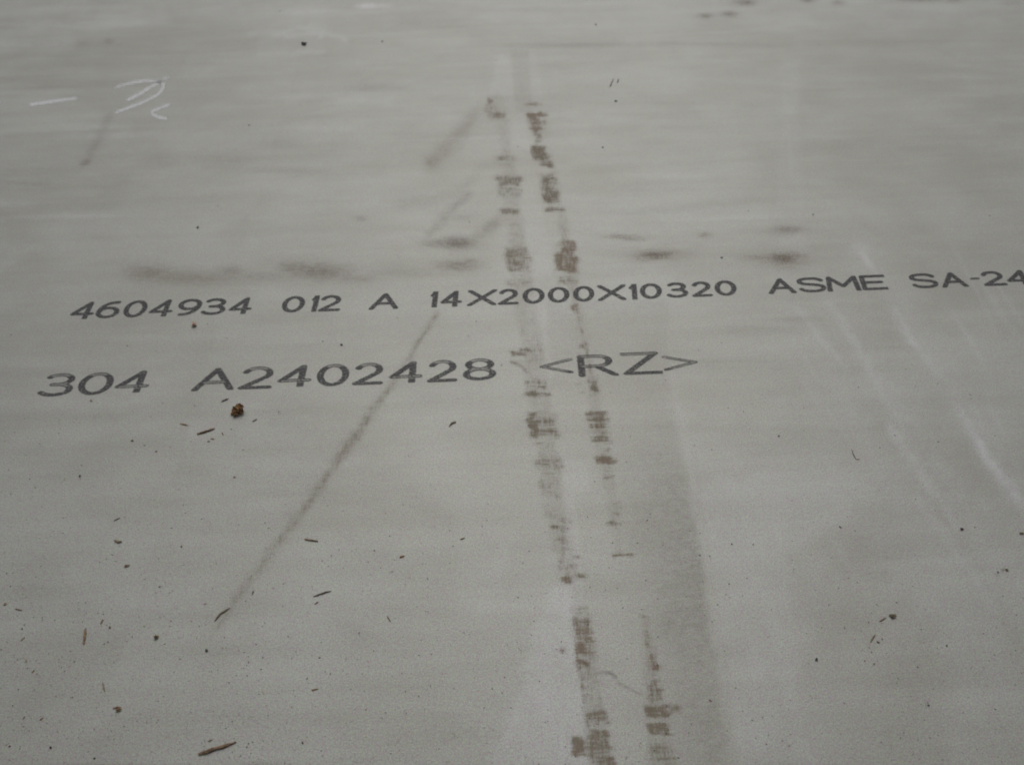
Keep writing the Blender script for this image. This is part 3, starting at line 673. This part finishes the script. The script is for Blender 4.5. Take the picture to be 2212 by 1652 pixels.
SP('wood_splinter', [(49, 1553), (55, 1546)], 2.4, 'tan', 'tiny tan sliver in the bottom left corner beside a short brown one', 'splinter', G1)
SP('wood_splinter', [(32, 1314), (48, 1318)], 3, 'olive', 'thin olive sliver lying level close to the left edge', 'splinter', G1)
SP('wood_splinter', [(45, 1383), (54, 1376)], 2.8, 'tan', 'tiny tan sliver near the left edge, left of the upright tan splinter', 'splinter', G1)
SP('wood_splinter', [(69, 1453), (75, 1446)], 3, 'tan', 'tiny slanted tan sliver near the left edge below the pale curl', 'splinter', G1)
SP('wood_splinter', [(863, 1204), (874, 1200)], 4.6, 'bark', 'small orange-brown sliver alone in the middle right of the diagonal stain', 'splinter', G1)
SP('wood_splinter', [(994, 1165), (1005, 1161)], 3, 'tan', 'faint tan sliver left of the left tread prints', 'splinter', G1)
SP('wood_splinter', [(836, 1330), (840, 1336), (844, 1343)], 2.8, 'dark', 'thin dark curved sliver leaning left, between stain and tread prints', 'splinter', G1)
SP('wood_splinter', [(1531, 1510), (1538, 1514)], 2.6, 'tan', 'tiny reddish tan sliver right of the lower tread prints', 'splinter', G1)
SP('wood_splinter', [(1880, 1387), (1885, 1379), (1891, 1369)], 3.6, 'olive', 'slanted olive sliver below the tailed brown bit at lower right', 'splinter', G1)
SP('wood_splinter', [(1893, 1385), (1901, 1388)], 3, 'dark', 'short dark sliver beside the slanted olive sliver at lower right', 'splinter', G1)
SP('plant_fragment', [(970, 922), (977, 914), (985, 912)], 5, 'olive', 'curled brown leaf bit below the printed digits 428', 'plant bit', G3, (.15, .7))
SP('plant_fragment', [(1899, 1342), (1914, 1334)], 3.4, 'olive', 'thin olive stalk pointing at the round brown bit at lower right', 'plant bit', G3)
SP('plant_fragment', [(1840, 971), (1843, 981), (1849, 992)], 2.0, 'dark', 'thin dark hair-like stalk alone at right below the printing', 'plant bit', G3, (.6, .5))
SP('plant_fragment', [(1849, 992), (1857, 992)], 1.8, 'tan', 'very short tan stalk at the foot of the hair-like stalk', 'plant bit', G3)
SP('plant_fragment', [(1317, 189), (1326, 170)], 2.8, 'dark', 'thin dark slanted stalk at the far side, left of a twin', 'plant bit', G3)
SP('plant_fragment', [(1333, 180), (1337, 171)], 2.4, 'dark', 'shorter right one of two slanted dark stalks at the far side', 'plant bit', G3)
SP('plant_fragment', [(1812, 1136), (1818, 1140)], 3, 'dark', 'tiny dark stalk at right, below the pale scuff streaks', 'plant bit', G3)
CH('plant_fragment', 1928, 1331, 14, 10, 'olive', 'round brown plant bit at the lower right, above its thin stalk', 'plant bit', G3, .3)
SP('plant_fragment', [(247, 1167), (256, 1171), (264, 1170)], 6, 'olive', 'oblong olive plant crumb at left, above the diagonal stain foot', 'plant bit', G3, (.3, .3))
CH('wood_chip', 420, 703, 10, 12, 'pink', 'pinkish wood chip just under the printed digits 4604934', 'wood chip', G2, 0, tall=1.0)
CH('wood_chip', 338, 1376, 9, 9, 'tan', 'small tan chip alone between upright splinter and curved splinter', 'wood chip', G2, .4, tall=1.2)
CH('wood_chip', 258, 1532, 14, 9, 'tan', 'rounded tan chip, right one of a touching pair at lower left', 'wood chip', G2, .4, tall=.9)
SP('wood_chip', [(244, 1530), (258, 1526)], 4, 'brown', 'flat brown chip, left one of a touching pair at lower left', 'wood chip', G2)
CH('wood_chip', 237, 1355, 8, 6, 'brown', 'small brown chip right of the small steep tan splinter', 'wood chip', G2, .3)
CH('wood_chip', 274, 1222, 9, 6, 'brown', 'small brown chip below the oblong olive plant crumb', 'wood chip', G2, .2)
CH('wood_chip', 393, 1180, 7, 6, 'pale', 'small pale chip right of the oblong olive plant crumb', 'wood chip', G2)
CH('wood_chip', 198, 864, 6, 8, 'pale', 'small pale chip just under the printed digits 304', 'wood chip', G2)
CH('wood_chip', 286, 952, 7, 5, 'dark', 'dark chip left of and below the bark crumb and its splinters', 'wood chip', G2, .6)
CH('wood_chip', 57, 1426, 6, 10, 'pale', 'small pale curl near the left edge', 'wood chip', G2, .2)
CH('wood_chip', 12, 1304, 6, 9, 'tan', 'small tan chip at the very left edge', 'wood chip', G2)
CH('wood_chip', 338, 975, 6, 3.4, 'brown', 'tiny flat brown chip below the left end of the splinters by the crumb', 'wood chip', G2)
CH('wood_chip', 507, 1031, 5, 4, 'tan', 'tiny tan chip below the bark crumb, halfway to the diagonal stain', 'wood chip', G2)
CH('wood_chip', 443, 1304, 6, 4, 'pale', 'tiny white chip above the curved splinter', 'wood chip', G2, .5)
CH('wood_chip', 2078, 1143, 9, 6, 'red', 'small dark red crumb at the right below the pale scuff streaks', 'crumb', None, .1)
CH('wood_chip', 2207, 1152, 10, 6, 'olive', 'olive tan chip cut off by the right edge', 'wood chip', G2)
CH('grit_lump', 657, 97, 10, 8, 'black', 'dark blurred lump at the far left side', 'grit', None, 0, tall=.8)
CH('grit_lump', 427, 492, 7, 6, 'black', 'dark blurred lump above the smudges over the digits 4604934', 'grit', None)
CH('grit_lump', 1330, 219, 8, 7, 'black', 'dark blurred lump below the pair of slanted stalks', 'grit', None, 0, tall=.4)
CH('grit_lump', 738, 745, 6.5, 6, 'black', 'round black grain right of a smaller one between the printed lines', 'grit', None)
CH('grit_lump', 173, 1028, 6, 6.5, 'black', 'round black grain alone at left below the digits 304', 'grit', None)
CH('grit_lump', 447, 1405, 6, 8, 'black', 'black grain just under the tail of the diagonal stain', 'grit', None)
CH('grit_lump', 1764, 1424, 7, 7, 'black', 'dark grain alone at lower right, left of the plant bits', 'grit', None)
CH('grit_lump', 654, 1604, 5.5, 5.5, 'black', 'round black grain right of the tip of the largest splinter', 'grit', None)
CH('grit_lump', 110, 1614, 6, 6, 'black', 'round dark grain in the bottom left corner', 'grit', None)
CH('grit_lump', 1682, 942, 4.6, 4, 'black', 'black grain at right below the closing printed bracket', 'grit', None)

LAND = [(514, 888, 'the bark crumb'), (470, 1616, 'the largest splinter'), (445, 932, 'the brown splinter by the crumb'), (184, 1374, 'the upright tan-brown splinter'), (672, 1167, 'the straight level splinter'), (698, 1282, 'the dark split splinter'),
        (478, 1326, 'the curved dark splinter'), (225, 1483, 'the thin upright olive splinter'), (420, 703, 'the pinkish wood chip'), (338, 1376, 'the lone small tan chip'), (252, 1530, 'the touching pair of chips'), (255, 1170, 'the oblong olive plant crumb'),
        (977, 916, 'the curled leaf bit'), (1928, 1331, 'the round plant bit'), (1845, 982, 'the hair-like stalk'), (1322, 180, 'the two slanted stalks'), (2078, 1143, 'the dark red crumb'), (868, 1202, 'the lone orange-brown sliver'), (680, 1488, 'the small low tan splinter'),
        (840, 1337, 'the thin curved sliver'), (38, 1316, 'the olive sliver at left'), (57, 1426, 'the pale curl'), (286, 952, 'the dark chip'), (393, 1180, 'the small pale chip'), (274, 1222, 'the small brown chip'), (1764, 1424, 'the lone dark grain at right'), (447, 1405, 'the black grain under the stain'),
        (110, 1614, 'the round grain in the corner'), (173, 1028, 'the lone black grain at left'), (657, 97, 'the blurred far lump'), (427, 492, 'the lump above the digits'), (1330, 219, 'the lump below the stalks'), (1682, 942, 'the grain below the bracket'), (654, 1604, 'the grain by the splinter tip'),
        (300, 205, 'the chalk scrawl'), (115, 220, 'the chalk dash'), (350, 670, 'the upper first number'), (830, 650, 'the single letter A'), (1280, 634, 'the long size marking'), (1790, 610, 'the letters ASME'), (2090, 602, 'the letters SA'),
        (205, 828, 'the lower first number'), (740, 810, 'the long lower-line number'), (1335, 785, 'the letters RZ'), (1693, 558, 'the gritty smudge by ASME'), (1415, 551, 'the left gritty smudge'), (990, 524, 'the soft dark smudge mid-plate'), (1534, 1512, 'the reddish tan sliver'), (1885, 1378, 'the slanted olive sliver'),
        (1330, 1455, 'the worm-like dirt mark'), (1305, 994, 'the darkest tread bar'), (1420, 1538, 'the lowest dark tread block'), (185, 351, 'the brown spot at far left'), (805, 13, 'the white smear'), (1000, 1163, 'the faint tan sliver'), (569, 1494, 'the faint pale sliver'), (90, 1552, 'the short brown sliver'), (2207, 1152, 'the chip at the right edge')]
TAKEN = set()
def speck_label(u, v):
    for du, dv, nm in sorted(((l[0] - u, l[1] - v, l[2]) for l in LAND), key=lambda d: d[0] ** 2 + d[1] ** 2):
        dist = math.hypot(du, dv)
        if dist < 6: continue
        a = math.degrees(math.atan2(dv, -du)) % 360                      # bearing of the speck seen from the landmark, up = 90
        w = ['right of', 'above and right of', 'above', 'above and left of', 'left of', 'below and left of', 'below', 'below and right of'][int((a + 22.5) // 45) % 8]
        for near in (('just ', ) if dist < 40 else ('some way ',) if dist < 130 else ('far ',)):
            lab = 'tiny dark grit speck ' + near + w + ' ' + nm
            if lab not in TAKEN: TAKEN.add(lab); return lab
def specks(spots, label, group):
    for s in spots:
        u, v = s[0], s[1]; w = (s[2] if len(s) > 2 else 3.6) * .72
        CH('grit_speck', u, v, w * rng.uniform(.9, 1.3), w * rng.uniform(.8, 1.1), 'black' if rng.random() < .6 else 'dark', speck_label(u, v), 'grit', group, rng.uniform(0, 3), tall=.5)
specks([(538, 271, 5), (826, 90, 5), (1287, 54, 5), (1302, 319, 6), (1014, 480, 4.5), (1119, 318, 4.5), (1756, 464, 5), (2006, 178, 4), (2138, 466, 4), (1617, 456, 3.4), (471, 445, 3.6), (605, 25, 4), (1559, 557, 6), (1072, 132, 4)],
       'tiny dark speck on the blurred far side above the printed lines', 'dark specks on the far side')
specks([(697, 738, 4.4), (275, 747, 4), (448, 700, 3.4), (1029, 694, 4), (1083, 789, 3.4), (858, 687, 3), (1012, 726, 3.4), (490, 730, 2.8)],
       'tiny dark speck of grit between the two printed lines', 'specks between the printed lines')
specks([(53, 1349, 4), (48, 1358, 5), (160, 1429, 4), (495, 1474, 5), (389, 1423, 3.6), (205, 1637, 6), (21, 1611, 5.5), (345, 1267, 5), (337, 1280, 3.4), (243, 1198, 4.4), (371, 1140, 3.6), (136, 1151, 3.6), (502, 1558, 4.4), (305, 1241, 3.4), (216, 1214, 3.6),
        (73, 1333, 3), (92, 1334, 3.4), (119, 1339, 3.4), (133, 1441, 3.4), (140, 1449, 3), (3, 1403, 4), (38, 1424, 4), (92, 1339, 3), (312, 1206, 3.4), (500, 927, 4), (526, 972, 3.6), (602, 890, 3.6), (408, 1470, 3), (510, 1458, 3.2), (534, 1459, 4), (546, 1602, 4), (110, 1480, 3), (80, 1455, 3.2), (170, 1313, 3), (431, 1352, 3.4), (40, 1489, 4)],
       'tiny dark speck of grit on the lower left of the plate', 'specks on the lower left')
specks([(568, 1420, 4.4), (690, 1420, 5), (924, 1250, 4.4), (847, 1235, 4), (809, 1189, 4.4), (776, 1367, 4.6), (905, 1503, 4), (948, 1617, 4), (1119, 1290, 3.6), (876, 1493, 3.8), (758, 1488, 4), (868, 1453, 3.6), (716, 1200, 3.6), (696, 1211, 3.4), (1042, 1137, 3.4), (878, 1540, 3.8), (930, 1480, 3), (485, 1377, 3.6), (1130, 1216, 3.4), (573, 1129, 3.8), (580, 1140, 3)],
       'tiny dark speck of grit between the diagonal stain and the tread prints', 'specks beside the diagonal stain')
specks([(1398, 1124, 4), (1404, 1110, 4), (1581, 1175, 5), (1575, 1261, 4.6), (1824, 1356, 4.2), (1883, 1408, 4.6), (1888, 1433, 5), (1878, 1399, 3.6), (2175, 1231, 8), (2156, 1236, 5), (1982, 1440, 5), (2005, 1523, 6), (1625, 1555, 4.4), (2045, 1394, 5), (1940, 1465, 4.2), (1549, 1413, 3.6), (1847, 1146, 4), (1852, 1258, 4), (1762, 1274, 3.6), (1868, 1427, 3.6), (1906, 1380, 4), (1876, 1344, 4), (1512, 1199, 4), (1533, 1201, 4), (1854, 836, 3.2), (1606, 889, 3.6), (1952, 1589, 3), (1627, 1176, 3.4), (1990, 1359, 4), (2025, 1400, 3), (2106, 1138, 3), (1945, 1593, 3.4), (1487, 1582, 3.4), (2020, 1103, 3.2)],
       'tiny dark speck of grit on the lower right of the plate', 'specks on the lower right')

# fine dust: grains too small to pick apart, one object
def fine_dust():
    tet = [(1, 0, -.5), (-.5, .87, -.5), (-.5, -.87, -.5), (0, 0, .9)]
    vs_, fs = [], []
    n = 0; r = random.Random(3)
    while n < 6500:
        u = r.uniform(-100, 2300); v = 520 + 1200 * math.sqrt(r.random())
        dens = 0.35 + 0.65 * max(0, 1 - u / 1500) if v > 850 else 0.35
        if r.random() > dens: continue
        p = to_world(u, v); s = 0.000175 * math.exp(r.gauss(0.25, .42)); s = min(s, .0006); a_ = r.uniform(0, 6.28); el = r.uniform(.7, 2.0)
        b0 = len(vs_)
        for (x, y, z) in tet:
            x, y = x * s * el, y * s
            vs_.append((p.x + x * math.cos(a_) - y * math.sin(a_), p.y + x * math.sin(a_) + y * math.cos(a_), 0.0001 + (z + .5) * s * .7))
        fs += [(b0, b0 + 1, b0 + 3), (b0 + 1, b0 + 2, b0 + 3), (b0 + 2, b0, b0 + 3), (b0, b0 + 2, b0 + 1)]; n += 1
    o = mesh_obj('fine_dust', vs_, fs, MATS['dark'])
    o['kind'] = 'stuff'; tag(o, 'fine dark dust sprinkled over the plate', 'dust')
fine_dust()
